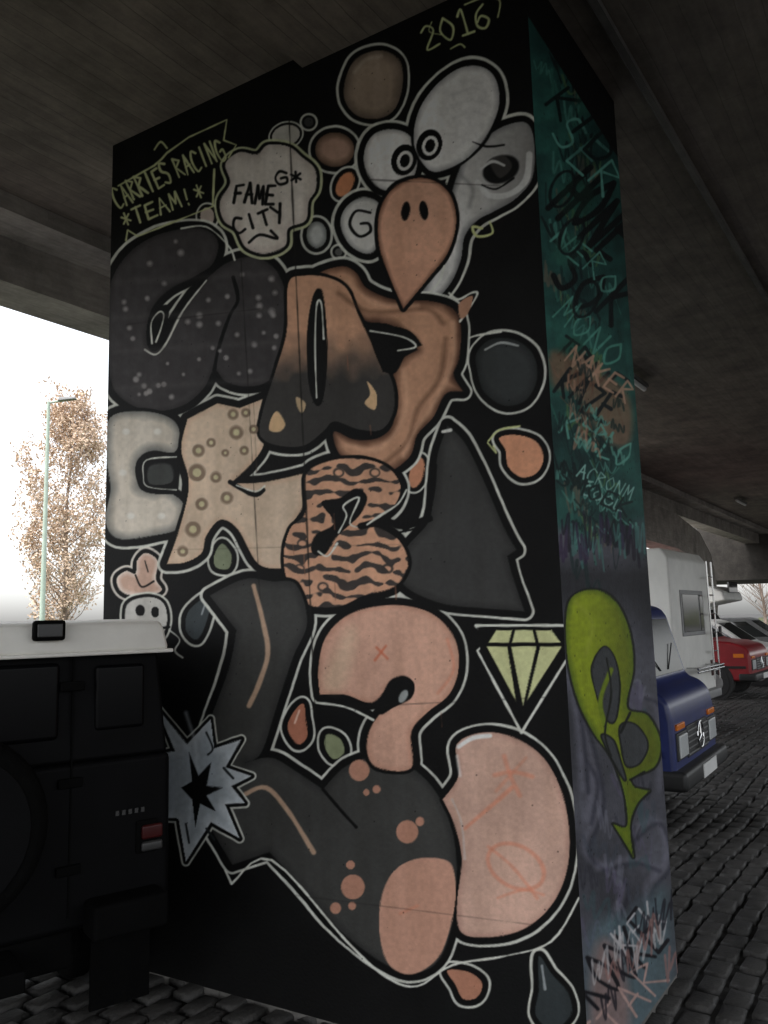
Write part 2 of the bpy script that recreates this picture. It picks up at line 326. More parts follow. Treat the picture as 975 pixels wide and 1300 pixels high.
# Z details
stroke([(322,744),(334,790),(340,830),(328,870),(316,896)],(186,156,132),6,2); stroke([(312,1008),(338,1000),(366,1030),(398,1082)],(186,156,132),6,2)
stroke([(410,1002),(432,1028),(452,1050)],BLK,4)
for x,y,r in ((456,978,13),(517,1056,14),(533,1043,5.5),(478,1002,5),(465,1006,4),(448,1126,15),(445,1098,5.5),(426,1153,7),(447,1150,5)): fill(ell(x,y,r,r*1.05),(188,138,116))
fill([(492,1222),(482,1185),(484,1140),(500,1106),(530,1090),(566,1092),(577,1110),(577,1152),(562,1206),(540,1230),(515,1237)],(202,154,132),1.2)
TG=(224,140,110)
stroke([(508,1160),(530,1150)],TG,3,3,.5)
stroke([(590,1052),(625,1022),(650,1000)],TG,5,3,.6)
stroke([(640,960),(648,985),(660,1010)],TG,5,3,.5); stroke([(628,984),(652,980),(676,986)],TG,5,3,.5); stroke([(630,1004),(668,962)],TG,4,3,.4)
stroke(ell(655,1100,38,26,.5),TG,5,3,.55,closed=True); stroke([(620,1075),(650,1100),(682,1140)],TG,4,3,.5); stroke([(632,1140),(664,1130),(690,1136)],TG,3,3,.5)
stroke([(582,948),(600,937),(622,934)],(236,234,230),6,2); stroke([(580,960),(584,985)],(230,228,224),4,3,.7)
stroke([(574,1015),(586,1045),(590,1090)],(206,200,196),3,2,.6)
# diamond
stroke([(604,794,1),(720,794,1),(724,830,1),(662,930,1),(606,826,1),(622,812,1)],HAL,3.2,curve=False,closed=True)
fill([(606,796,1),(720,796,1),(720,828,1),(662,924,1),(610,828,1)],BLK,1)
DC=(210,212,158)
for q in ([(630,800),(650,800),(646,816),(620,816)],[(654,800),(676,800),(680,816),(650,816)],[(680,800),(700,800),(712,816),(684,816)],[(618,821),(644,821),(655,890)],[(649,821),(681,821),(664,896)],[(686,821),(713,821),(669,890)]):
    fill([(a,b,1) for a,b in q],DC,1)
# starburst
st=[]
cx,cy=262,1000
for i,(rr,a) in enumerate([(112,-118),(52,-104),(84,-78),(50,-64),(80,-45),(42,-30),(70,-8),(44,4),(66,22),(44,36),(88,52),(52,70),(100,98),(50,118),(66,140),(50,180),(66,215),(50,236)]):
    st.append((cx-12+rr*math.cos(math.radians(a)),cy-5+rr*math.sin(math.radians(a)),1))
group([dict(p=st,f=(178,186,192),e=(208,214,218),ew=12)],4,2,2)
stroke([(236,905),(250,960),(240,1040),(236,1080)],(220,226,230),4,5,.6)
fill([(240,955,1),(252,985,1),(268,968,1),(262,998,1),(282,1000,1),(262,1010,1),(274,1030,1),(254,1020,1),(248,1050,1),(244,1015,1),(230,1000,1),(244,992,1)],BLK,1.2)
for q in ([(262,930),(270,950),(264,958)],[(284,975),(296,988)],[(262,1052),(272,1066)],[(236,1046),(240,1070)]): stroke(q,(40,44,46),3,1)
stroke([(286,1105),(294,1122,1),(345,1092),(440,1195),(490,1240),(530,1252),(575,1225),(640,1214),(700,1195),(735,1140)],HAL,2.6)
def beak(X,Y):
    t=np.clip((Y-240)/140,0,1)[...,None]; return np.array([230,178,150])*(1-t)+np.array([214,160,132])*t
group([dict(p=[(530,226),(556,232),(574,252),(579,285),(568,322),(545,352),(512,392,1),(494,350),(481,310),(482,268),(500,238)],f=beak,e=(146,104,84),ew=5)],4.5,0,3)
fill(ell(515,268,5.5,12,.15),BLK); fill(ell(538,267,5.5,12,-.15),BLK)
stroke([(547,370),(558,357),(564,338)],HAL,2.5)
# cloud
group([dict(p=[(292,232),(286,208),(304,193),(326,196),(340,184),(366,186),(384,200),(400,215),(401,240),(392,256),(388,280),(366,290),(362,312),(336,322),(312,314),(300,292),(284,280),(279,256)],f=(224,215,206),e=(202,190,182),ew=10)],4,2.8,3.5,hcol=(208,212,172))
text('FAME',(297,256),(350,262),24,BLK,3.4,jit=.06); text('CITY',(300,298),(366,274),19,BLK,3.4,jit=.06); text('G*',(350,234),(388,232),16,BLK,3)
stroke([(316,308),(330,298),(352,303),(344,293)],BLK,3)
# lettering
TC=(202,206,156)
text('CARRIES',(150,264),(222,230),26,TC,2.8,jit=.06); text('RACING',(228,226),(290,200),26,TC,2.8,jit=.06); text('*TEAM!*',(158,290),(266,250),20,TC,2.8,jit=.06)
stroke([(160,305),(162,292),(175,300),(270,262),(272,215)],TC,2.4,curve=False); stroke([(150,236),(196,210),(205,202),(212,194),(240,174),(288,152),(284,178),(300,184),(290,200)],TC,2.4,curve=False)
stroke([(196,190),(204,180),(212,188)],TC,2)
text('2016',(542,62),(630,30),30,(208,216,160),3.2,jit=.05); stroke([(560,44),(545,40),(548,28)],(205,212,156),2); stroke([(572,62),(584,56),(590,60)],(205,212,156),2); stroke([(590,6),(612,-2),(634,0),(632,22)],(205,212,156),2)
stroke([(230,290),(262,288),(290,312),(298,330)],HAL,2.4)
# wear
cv*= (1+(NZ3-.5)*.07)[...,None]
for a,b,w,al in (((366,128),(400,905),1.8,.7),((306,330),(330,760),1.4,.5),((160,412),(330,392),1.3,.4),((468,228),(640,236),1.4,.45),((395,900),(720,884),1.3,.35),((136,700),(560,690),1.2,.2),((240,1120),(725,1180),1.2,.25)):
    stroke([a,b],(24,22,20),w,1,al,curve=False)
for x,y,l in ((386,704,26),(424,652,20),(425,740,22),(372,690,14),(441,452,18),(502,745,16),(560,905,18),(470,540,12)): stroke([(x,y),(x+1,y+l)],(150,100,78),1.4,1,.6,curve=False)
# ---- side face
sv=np.zeros((CH,CW,3)); cur[0]=sv
full=(slice(0,CH),slice(0,CW))
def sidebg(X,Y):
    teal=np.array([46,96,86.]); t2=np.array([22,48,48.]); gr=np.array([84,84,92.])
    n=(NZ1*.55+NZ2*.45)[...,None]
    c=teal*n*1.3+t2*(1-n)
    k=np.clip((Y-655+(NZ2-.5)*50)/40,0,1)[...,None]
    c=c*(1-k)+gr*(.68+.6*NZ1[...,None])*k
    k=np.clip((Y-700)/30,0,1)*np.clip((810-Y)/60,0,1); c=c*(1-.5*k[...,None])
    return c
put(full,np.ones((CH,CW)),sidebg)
def scr(x0,y0,w,h,col,lw,n=9,al=.8,sl=.9):
    q=[]
    for i in range(n):
        q.append((x0+w*i/(n-1)+rng.uniform(-.18,.18)*w, y0+(h if i%2 else 0)+rng.uniform(-.35,.35)*h+w*i/(n-1)*sl))
    stroke(q,col,lw,1.2,al)
def sideX(y): return 668+(y+22)*83/1417
for i in range(64):
    y=40+i*10; x=sideX(y)+4
    scr(x+rng.uniform(0,55),y+rng.uniform(0,30),rng.uniform(14,40),rng.uniform(12,34),[(24,46,46),(86,150,136),(12,20,22),(60,120,106),(16,34,36),(96,130,80),(120,104,88)][i%7],rng.uniform(1.4,3.4),rng.integers(5,11),.7)
for (s,y,h,c,lw) in (('HONE',262,70,(7,13,15),7.5),('SOK',352,56,(7,13,15),6.5),('SER',176,44,(112,184,168),3.2),('KID',132,34,(12,26,26),4.5),('MONO',402,34,(96,168,150),3),('TRUE',446,28,(10,22,24),4),('NERO',306,28,(104,172,156),2.6)):
    text(s,(690+y*.03,y),(762+y*.05,y+92-y*.06),h,c,lw,.92,jit=.12)
for i in range(8):
    y=120+i*66; x=690+y*.05; fill(ell(x+rng.uniform(0,60),y,rng.uniform(12,26),rng.uniform(16,34),.5),[(60,120,100),(20,44,44),(34,80,60)][i%3],8,.35)
for x0,y0 in ((700,240),(712,300),(730,380)): stroke(ell(x0+14,y0,14,24,.4),(10,18,20),4,1.5,.8,closed=True)
fill([(700,446),(740,462),(796,500),(800,560),(770,560),(730,500),(702,490)],(156,116,92),10,.75)
text('KAZE',(704,496),(772,540),40,(16,26,28),4.6,jit=.12); text('KERLO',(712,545),(792,598),32,(112,180,164),2.8,.9,jit=.12); text('NAKER',(718,456),(798,514),26,(206,166,140),2.8,.9,jit=.12)
for i in range(10): scr(704+rng.uniform(0,70),445+i*11,rng.uniform(20,40),18,[(196,152,126),(20,40,40),(130,92,72)][i%3],2,8,.7,.6)
for i in range(26):
    scr(704+rng.uniform(0,78),505+i*7,rng.uniform(12,30),9,(110,176,160) if i%2 else (18,42,40),1.7,9,.75,.5)
text('ACRONM',(732,604),(802,636),17,(156,206,194),2); text('COOL',(738,626),(792,652),13,(156,206,194),1.8); text('SMOEK',(706,612),(800,658),20,(20,42,40),2.8)
for i in range(12): scr(706+i*9,645+rng.uniform(0,30),14,30,[(58,42,72),(30,26,40),(80,130,124)][i%3],2.6,6,.75)
# faded throw-up under the lime arrow
for q in ([(735,900),(760,1010),(742,1080),(790,1120),(770,1180)],[(800,1060),(832,1040),(846,1090),(820,1130),(836,1170)],[(738,960),(752,990),(744,1040)],[(812,880),(834,900),(838,1000)],[(760,1100),(800,1090),(830,1100)],[(724,860),(734,930),(740,1000)]):
    stroke(q,(134,132,148),9,7,.4); stroke([(a+7,b+6) for a,b in q],(42,42,54),5,4,.55)
for i in range(30): scr(735+rng.uniform(0,70),845+i*12,rng.uniform(16,44),24,[(128,128,142),(46,46,56),(98,90,116),(70,76,86),(62,88,92)][i%5],rng.uniform(1.6,5),7,.45,.5)
Lp=[(720,772),(735,752),(762,750),(785,768),(800,805),(804,850),(796,898),(822,908),(838,940),(832,972),(802,988),(806,1000,1),(824,1004,1),(808,1022),(800,1048),(804,1088,1),(792,1068),(778,1046,1),(796,1048),(792,1005),(776,962),(752,928),(732,885),(720,830)]
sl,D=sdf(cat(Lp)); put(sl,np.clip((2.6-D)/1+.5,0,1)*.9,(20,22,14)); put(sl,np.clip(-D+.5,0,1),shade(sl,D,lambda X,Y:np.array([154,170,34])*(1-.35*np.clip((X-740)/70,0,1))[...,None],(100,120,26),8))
for h in ([(752,852),(766,822),(780,836),(786,872),(780,915),(766,905)],[(788,922),(806,920),(822,944),(812,968),(796,972),(790,950)],[(764,935),(778,940),(786,962),(794,990),(784,975)]):
    sl,D=sdf(cat(h)); put(sl,np.clip(2-D+.5,0,1),(16,18,14)); put(sl,np.clip(-D+.5,0,1),(66,68,70))
stroke([(730,764),(752,790),(744,830)],(180,190,74),4,5,.5)
stroke([(776,850),(762,890),(770,925)],(120,140,30),6,2); stroke([(770,835),(776,880),(768,930),(776,960)],(20,22,14),2)
stroke([(800,990),(818,980)],(16,18,14),3); stroke([(788,930),(800,905)],(16,18,14),3)
fill([(748,1190),(800,1160),(846,1130),(856,1250),(860,1420),(750,1420)],(100,126,132),22,.6)
fill([(752,1220),(780,1200),(800,1290),(770,1420),(750,1420)],(160,120,112),14,.6)
text('ROOKE',(760,1282),(854,1190),56,(20,18,24),4.6,jit=.08); text('STAR',(762,1345),(858,1240),44,(180,150,142),3.2,jit=.08); text('KFK',(796,1212),(850,1166),34,(184,182,184),2.8,jit=.08)
for i in range(12): scr(754+i*8,1195-i*5+rng.uniform(0,90),20,34,[(190,186,186),(24,22,30),(150,110,104)][i%3],2.4,7,.75,-.8)
# unpainted concrete above the teal
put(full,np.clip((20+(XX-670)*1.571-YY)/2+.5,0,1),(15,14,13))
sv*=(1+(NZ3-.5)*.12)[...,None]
# -------- mesh with colour attribute
GAIN=1.0
def proj(P):
    x,y,z=P[:,0],P[:,1],P[:,2]-EYE
    dep=y*cp+z*sp; up=-y*sp+z*cp; a=x/dep; b=up/dep
    return 487.5+F*(a*cr_-b*sr), 650-F*(a*sr+b*cr_)
def sample(c,px,py):
    py=np.clip(py+OY,0,CH-2.01); px=np.clip(px,0,CW-2.01); xi=px.astype(int); yi=py.astype(int); fx=(px-xi)[:,None]; fy=(py-yi)[:,None]
    return (c[yi,xi]*(1-fx)+c[yi,xi+1]*fx)*(1-fy)+(c[yi+1,xi]*(1-fx)+c[yi+1,xi+1]*fx)*fy
def painted(name,A,B,H,nu,nv,canvas,m,parent,seed,gain):
    A=np.array(A); B=np.array(B)
    u=np.linspace(0,1,nu); v=np.linspace(0,1,nv)
    U,V=np.meshgrid(u,v); U=U.ravel(); V=V.ravel()
    P=np.empty((nu*nv,3)); P[:,0]=A[0]+(B[0]-A[0])*U; P[:,1]=A[1]+(B[1]-A[1])*U; P[:,2]=H*V
    px,py=proj(P); c=lin(np.clip(sample(canvas,px,py),0,255))*gain
    g=np.random.default_rng(seed)
    for _ in range(420):   # air-bubble pits in the cast concrete
        iu=g.integers(2,nu-3); iv=g.integers(2,nv-3); r_=g.integers(1,3); 
        for dv in range(r_):
            for du in range(r_): c[(iv+dv)*nu+iu+du]*=.35
    c=c*(.96+.08*g.random(nu*nv))[:,None]; c=np.clip(c,.003,.85)
    i=np.arange(nu*nv).reshape(nv,nu)
    f=np.stack([i[:-1,:-1],i[:-1,1:],i[1:,1:],i[1:,:-1]],-1).reshape(-1,4)
    me=bpy.data.meshes.new(name); me.vertices.add(len(P)); me.vertices.foreach_set('co',P.ravel())
    me.loops.add(f.size); me.loops.foreach_set('vertex_index',f.ravel().astype(np.int32))
    me.polygons.add(len(f)); me.polygons.foreach_set('loop_start',np.arange(0,f.size,4,dtype=np.int32))
    try: me.polygons.foreach_set('loop_total',np.full(len(f),4,dtype=np.int32))
    except: pass
    me.update(calc_edges=True)
    at=me.color_attributes.new('paint','FLOAT_COLOR','POINT'); at.data.foreach_set('color',np.hstack([c,np.ones((len(c),1))]).astype(np.float32).ravel())
    me.materials.append(m); o=bpy.data.objects.new(name,me); link(o,parent); return o
pm,t,b=newmat('spray_paint_on_concrete'); N=t.nodes; K=t.links
b.inputs['Roughness'].default_value=.7; b.inputs['Specular IOR Level'].default_value=.16
at=N.new('ShaderNodeAttribute'); at.attribute_name='paint'
tc=N.new('ShaderNodeTexCoord'); n1=N.new('ShaderNodeTexNoise'); n1.inputs['Scale'].default_value=70; n1.inputs['Detail'].default_value=6
K.new(tc.outputs['Object'],n1.inputs['Vector'])
mp=N.new('ShaderNodeMapping'); mp.inputs['Scale'].default_value=(6,6,.9); K.new(tc.outputs['Object'],mp.inputs['Vector'])
n2=N.new('ShaderNodeTexNoise'); n2.inputs['Scale'].default_value=2.2; n2.inputs['Detail'].default_value=7; K.new(mp.outputs[0],n2.inputs['Vector'])
r=N.new('ShaderNodeValToRGB'); r.color_ramp.elements[0].position=.3; r.color_ramp.elements[1].position=.6; r.color_ramp.elements[0].color=(.86,.85,.83,1); r.color_ramp.elements[1].color=(1,1,1,1)
K.new(n2.outputs['Fac'],r.inputs['Fac'])
mx=N.new('ShaderNodeMix'); mx.data_type='RGBA'; mx.blend_type='MULTIPLY'; mx.inputs['Factor'].default_value=1
K.new(at.outputs['Color'],mx.inputs['A']); K.new(r.outputs[0],mx.inputs['B']); K.new(mx.outputs['Result'],b.inputs['Base Color'])
bp=N.new('ShaderNodeBump'); bp.inputs['Strength'].default_value=.35; bp.inputs['Distance'].default_value=.005
K.new(n1.outputs['Fac'],bp.inputs['Height']); K.new(bp.outputs[0],b.inputs['Normal'])
HT=4.744
Lc=(-1.626,4.614); Cn=(.705,3.23); Rc=(1.384,4.22); Bk=(Lc[0]+Rc[0]-Cn[0],Lc[1]+Rc[1]-Cn[1])
pil=empty('graffiti_pillar')
painted('painted_front_face',Lc,Cn,HT,740,1380,cv,pm,pil,5,GAIN)
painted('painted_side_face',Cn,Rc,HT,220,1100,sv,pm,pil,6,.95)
cc=((Lc[0]+Rc[0])/2,(Lc[1]+Rc[1])/2)
def ins(q,k=.003):
    d=Vector((q[0]-cc[0],q[1]-cc[1])); d*= (1-k/d.length*1.6); return (cc[0]+d.x,cc[1]+d.y)
conc=concrete('pier_concrete',(.2,.19,.175),False)
q=[ins(Lc),ins(Cn),ins(Rc),ins(Bk)]
pymesh('concrete_core',[(x,y,-.05) for x,y in q]+[(x,y,HT) for x,y in q],[(0,1,2,3),(4,5,6,7),(0,1,5,4),(1,2,6,5),(2,3,7,6),(3,0,4,7)],conc,pil)
# ------------------------------------------------------------------ bridge
AX=math.atan2(.823,.568)
br=empty('road_bridge',(0,0,0),AX)
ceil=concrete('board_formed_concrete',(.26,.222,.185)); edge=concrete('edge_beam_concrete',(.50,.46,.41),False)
M0,M1=-5.2,38; NR=-5.5
box('deck_soffit',(M0,2.5,HT),(M1,4.975,5.5),ceil,br)
box('deck_girder',(M0,NR,HT-.07),(M1,2.497,5.5),ceil,br)
box('deck_step',(M0,4.978,4.62),(M1,5.35,5.5),edge,br)
box('edge_beam',(M0,5.353,4.283),(M1,5.8,5.9),edge,br)
box('ceiling_conduit',(M0,1.05,HT-.11),(M1,1.09,HT-.073),conc,br)
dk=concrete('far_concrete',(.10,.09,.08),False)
def toL(x,y): return (x*.568+y*.823, -x*.823+y*.568)
v=[(11.6,29.5),(24,29.5),(24,34),(11.6,34)]
vl=[toL(*a) for a in v]
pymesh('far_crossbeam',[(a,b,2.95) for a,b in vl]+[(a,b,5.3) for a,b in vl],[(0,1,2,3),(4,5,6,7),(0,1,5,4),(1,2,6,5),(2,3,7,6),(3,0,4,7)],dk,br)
pts=[(4.0,14.5,4.25),(5.6,17,4.2),(7.0,19,4.15),(8.4,21.2,3.9),(9.6,23.5,3.45),(10.5,25.5,2.9),(11.2,27.5,2.1)]
v=[];f=[]
for i,(x,y,z) in enumerate(pts):
    a,b_=toL(x,y)
    v+= [(a,b_,z),(a,b_,z-.85),(a,b_+.5,z-.85),(a,b_+.5,z)]
for i in range(len(pts)-1):
    k=i*4
    for j in range(4): f.append((k+j,k+(j+1)%4,k+4+(j+1)%4,k+4+j))
pymesh('ramp_parapet',v,f,edge,br,smooth=False)
wp=mat('white_plastic',(.70,.71,.69),.4,.05)
for i,(m_,n_,hl) in enumerate(((9.75,2.86,.38),(22.5,4.1,.6))):
    e=empty('ceiling_light_fixture',(0,0,0),AX)
    box('housing',(m_-hl,n_-.05,HT-.10),(m_+hl,n_+.05,HT-.05),conc,e,.01)
    cyl('diffuser',(m_,n_,HT-.125),(1,0,0),.03,2*hl-.08,wp,e,12)
    for s in (-.25,.25): box('hanger',(m_+s-.01,n_-.01,HT-.052),(m_+s+.01,n_+.01,HT+.01),conc,e)
# ------------------------------------------------------------------ ground
gm=mat('ground_asphalt',(.045,.043,.04),.9,.35,.6,.5,bscale=25)
g=pymesh('ground',[(-500,-500,-.045),(500,-500,-.045),(500,900,-.045),(-500,900,-.045)],[(0,1,2,3)],gm)
grm=mat('grass_verge',(.07,.10,.035),.95,.5,3,.6)
a0=[(M0-30,11),(M1+40,11),(M1+40,120),(M0-30,120)]
gv=pymesh('grass_verge',[(a,b_,-.030) for a,b_ in a0],[(0,1,2,3)],grm); gv.rotation_euler=(0,0,AX)
def cobbles():
    m0,m1,n0,n1=-1.5,32,-7,6.5; sx,sy=.20,.135; g_=.014
    cols=int((m1-m0)/sx); rows=int((n1-n0)/sy)
    I,J=np.meshgrid(np.arange(cols),np.arange(rows)); I=I.ravel(); J=J.ravel(); n=len(I)
    cx=m0+(I+.5*(J%2))*sx+rng.uniform(-.010,.010,n)+.05*np.sin(J*.37); cy=n0+J*sy+rng.uniform(-.008,.008,n)+.03*np.sin(I*.23)
    hx=(sx-g_)/2-rng.uniform(0,.012,n); hy=(sy-g_)/2-rng.uniform(0,.008,n); z=rng.uniform(-.010,.005,n)+.012*np.sin(cx*1.3)*np.sin(cy*1.7)-.008
    ring=[(-1,-1),(1,-1),(1,1),(-1,1)]
    V=np.zeros((n,12,3))
    for k,(a,b_) in enumerate(ring):
        for l,(s,dz) in enumerate(((1,-.035),(.95,-.008),(.74,0.0))):
            V[:,l*4+k,0]=cx+a*hx*s; V[:,l*4+k,1]=cy+b_*hy*s; V[:,l*4+k,2]=z+dz+(0 if l==0 else 1)*rng.uniform(-.003,.003,n)
    fs=[]
    for l in (0,1):
        for k in range(4): fs.append((l*4+k,l*4+(k+1)%4,l*4+4+(k+1)%4,l*4+4+k))
    fs.append((8,9,10,11)); fs=np.array(fs)
    Fc=(fs[None]+12*np.arange(n)[:,None,None]).reshape(-1,4)
    me=bpy.data.meshes.new('cobblestone_paving'); V=V.reshape(-1,3)
    me.vertices.add(len(V)); me.vertices.foreach_set('co',V.ravel()); me.loops.add(Fc.size); me.loops.foreach_set('vertex_index',Fc.ravel().astype(np.int32))
    me.polygons.add(len(Fc)); me.polygons.foreach_set('loop_start',np.arange(0,Fc.size,4,dtype=np.int32))
    try: me.polygons.foreach_set('loop_total',np.full(len(Fc),4,dtype=np.int32))
    except: pass
    me.update(calc_edges=True)
    me.materials.append(mat('cobble_stone',(.085,.081,.076),.6,.55,2.2,.6,bscale=60,col2=(.035,.034,.032),spec=.35))
    o=bpy.data.objects.new('cobblestone_paving',me); link(o); o.rotation_euler=(0,0,AX)
cobbles()
# ------------------------------------------------------------------ vehicles
glass=mat('dark_glass',(.02,.022,.024),.08,.1,2,spec=.8); rub=mat('rubber',(.025,.025,.025),.85,.3,20,.3); blkp=mat('black_plastic',(.02,.02,.02),.5,.3,10)
wglass=mat('windscreen_glass',(.03,.034,.036),.22,.4,5,spec=.18)
tint=mat('tinted_glass',(.003,.003,.0035),.3,.1,2,spec=.10); rub2=mat('worn_rubber',(.004,.004,.004),.95,.3,20,.3,spec=.06); dpl=mat('dark_plastic',(.003,.003,.003),.85,.3,10,spec=.08)
steel=mat('steel_rim',(.35,.35,.35),.4,.3,8,metal=.6); orange=mat('amber_lens',(.75,.2,.02),.25,.1); red=mat('red_lens',(.05,.006,.006),.35,.1,spec=.3); dgr=mat('dull_lens',(.04,.04,.04),.4,.2)
lamp=mat('headlight_glass',(.6,.62,.62),.12,.1,30); chrome=mat('chrome',(.6,.6,.6),.2,.1,5,metal=1); plate=mat('plate_white',(.7,.7,.68),.5,.05)
def wy(w,tp,z): 
    z0,z1,fr=tp; return w/2*(1-fr*min(max((z-z0)/(z1-z0),0),1))
def body(par,name,prof,w,m,tp=(1,2,.0),bev=.05):
    n=len(prof); v=[(x,-wy(w,tp,z),z) for x,z in prof]+[(x,wy(w,tp,z),z) for x,z in prof]
    f=[tuple(range(n)),tuple(range(n,2*n))]+[(i,(i+1)%n,n+(i+1)%n,n+i) for i in range(n)]
    return pymesh(name,v,f,m,par,bev,3)
def sidepan(par,name,pts,w,tp,m,sides=(-1,1),off=.004):
    for s in sides: 
        v=[(x,s*(wy(w,tp,z)+off),z) for x,z in pts]; v2=[(x,s*(wy(w,tp,z)-.02),z) for x,z in pts]; n=len(pts)
        pymesh(name,v+v2,[tuple(range(n)),tuple(range(n,2*n))]+[(i,(i+1)%n,n+(i+1)%n,n+i) for i in range(n)],m,par)
def segpan(par,name,p0,p1,t0,t1,y0,y1,m,off=.006,taper=0):
    d=Vector((p1[0]-p0[0],p1[1]-p0[1])); nn=Vector((d.y,-d.x)).normalized()
    if nn.x<0 and p0[0]>1: nn=-nn
    def P(t,y,o): return (p0[0]+d.x*t+nn.x*o,y,p0[1]+d.y*t+nn.y*o)
    v=[P(t0,y0,off),P(t0,y1,off),P(t1,y1-taper,off),P(t1,y0+taper,off)]; v+=[P(t0,y0,-.02),P(t0,y1,-.02),P(t1,y1-taper,-.02),P(t1,y0+taper,-.02)]
    return pymesh(name,v,[(0,1,2,3),(4,5,6,7),(0,1,5,4),(1,2,6,5),(2,3,7,6),(3,0,4,7)],m,par,.004)
def wheels(par,xs,w,r,tw=.2,ru=None):
    for x in xs:
        for s in (-1,1):
            yc=s*(w/2-tw/2+.01)
            cyl('wheel_arch',(x,s*(w/2-.06),r+.03),(0,1,0),r+.07,.135,blkp,par)
            cyl('tyre',(x,yc+s*.012,r),(0,1,0),r,tw,ru or rub,par,32,bevel=.03); cyl('rim',(x,s*(w/2+.015),r),(0,1,0),r*.58,.03,steel,par,24,bevel=.01)
            cyl('hub',(x,s*(w/2+.035),r),(0,1,0),r*.2,.03,chrome,par,16)
def place(name,corner,h,w,side=-1,back=0):
    h=Vector(h).normalized(); left=Vector((-h.y,h.x))
    o=Vector(corner)-h*back-left*(side*w/2)
    return empty(name,(o.x,o.y,0),math.atan2(h.y,h.x))
def cabvan(name,corner,h,paint,L=4.9,w=1.85,H=1.98,nose=.82,hz=1.2,wsl=.55):
    e=place(name,corner,h,w,-1,L); tp=(1.05,H,.1)
    pr=[(0,.38),(0,H-.12),(.1,H),(L-nose-wsl-.2,H),(L-nose-wsl-.06,H-.03),(L-nose-wsl,H-.1),(L-nose,hz),(L-nose*.45,hz-.045),(L-nose*.12,hz-.13),(L,hz-.28),(L+.0,.45),(L-.08,.36)]
    body(e,'body',pr,w,paint,tp,.07)
    segpan(e,'windscreen',pr[6],pr[5],.08,.92,-w/2*.86,w/2*.86,wglass,taper=.05)
    X=L-nose
    sidepan(e,'door_window',[(X-.18,hz+.02),(X-wsl-.08,H-.18),(X-1.28,H-.18),(X-1.28,hz+.02)],w,tp,glass)
    sidepan(e,'side_window',[(X-1.53,hz+.05),(X-1.53,H-.2),(X-2.8,H-.2),(X-2.8,hz+.05)],w,tp,glass)
    sidepan(e,'door_seam',[(X-1.4,.5),(X-1.4,H-.08),(X-1.415,H-.08),(X-1.415,.5)],w,tp,blkp,off=.002)
    sidepan(e,'indicator',[(L-.12,.84),(L-.12,.92),(L-.32,.92),(L-.32,.84)],w,tp,orange,off=.015)
    sidepan(e,'rub_strip',[(.1,.62),(.1,.67),(L-.1,.67),(L-.1,.62)],w,tp,blkp,off=.012)
    gw=min(.40,w/2-.42)
    box('grille',(L-.01,-gw,.56),(L+.012,gw,.82),blkp,e,.01)
    for k in range(5): box('grille_bar',(L+.012,-gw+.01,.585+k*.047),(L+.02,gw-.01,.595+k*.047),steel,e)
    hy=w/2-.24
    for s in (-1,1):
        box('headlight_bezel',(L-.01,s*hy-.17,.58),(L+.014,s*hy+.17,.80),blkp,e,.01); box('headlight',(L+.008,s*hy-.14,.6),(L+.03,s*hy+.13,.78),lamp,e,.015)
        box('front_indicator',(L-.01,s*(hy+.03)-.13,.82),(L+.02,s*(hy+.03)+.13,.87),orange,e,.008)
        box('mirror_arm',(X-.2,s*(w/2+.0)-.02,hz+.1),(X-.17,s*(w/2+.14)+.02,hz+.13),blkp,e); box('mirror',(X-.22,s*(w/2+.16)-.06,hz),(X-.16,s*(w/2+.16)+.06,hz+.26),blkp,e,.02)
    for k in range(20):
        a=2*math.pi*k/20; a2=2*math.pi*(k+1)/20
        c=((math.cos(a)+math.cos(a2))*.055,(math.sin(a)+math.sin(a2))*.055)
        cyl('emblem_ring',(L+.035,c[0],.71+c[1]),(0,-(math.sin(a2)+math.sin(a)),(math.cos(a)+math.cos(a2))),.008,.036,chrome,e,8)
    for k in range(3):
        a=math.pi/2+2*math.pi*k/3; cyl('emblem_spoke',(L+.035,math.cos(a)*.055,.71+math.sin(a)*.055),(0,math.cos(a),math.sin(a)),.014,.11,chrome,e,8,r2=.003)
    box('front_bumper',(L-.25,-w/2-.03,.36),(L+.09,w/2+.03,.52),blkp,e,.04)
    box('number_plate',(L+.09,-.26,.385),(L+.098,.26,.495),plate,e)
    for s in (-1,1): cyl('wiper',(X-wsl*.3+.012,s*.3,hz+.2),(-wsl*.5,s*.6,.4),.006,.4,blkp,e,6)
    wheels(e,(.85,L-.75),w,.33); return e
bluep=mat('blue_paint',(.028,.04,.15),.35,.3,3,spec=.5); whitep=mat('cream_white_paint',(.74,.73,.69),.45,.15,2); redp=mat('red_paint',(.30,.022,.028),.3,.25,3); greyp=mat('grey_trim',(.25,.25,.25),.5,.2)
NH=(.81,-.588)
cabvan('blue_van',(2.25,6.55),(.84,-.543),bluep,w=1.62,H=1.86,nose=.22,hz=1.17,wsl=.14)
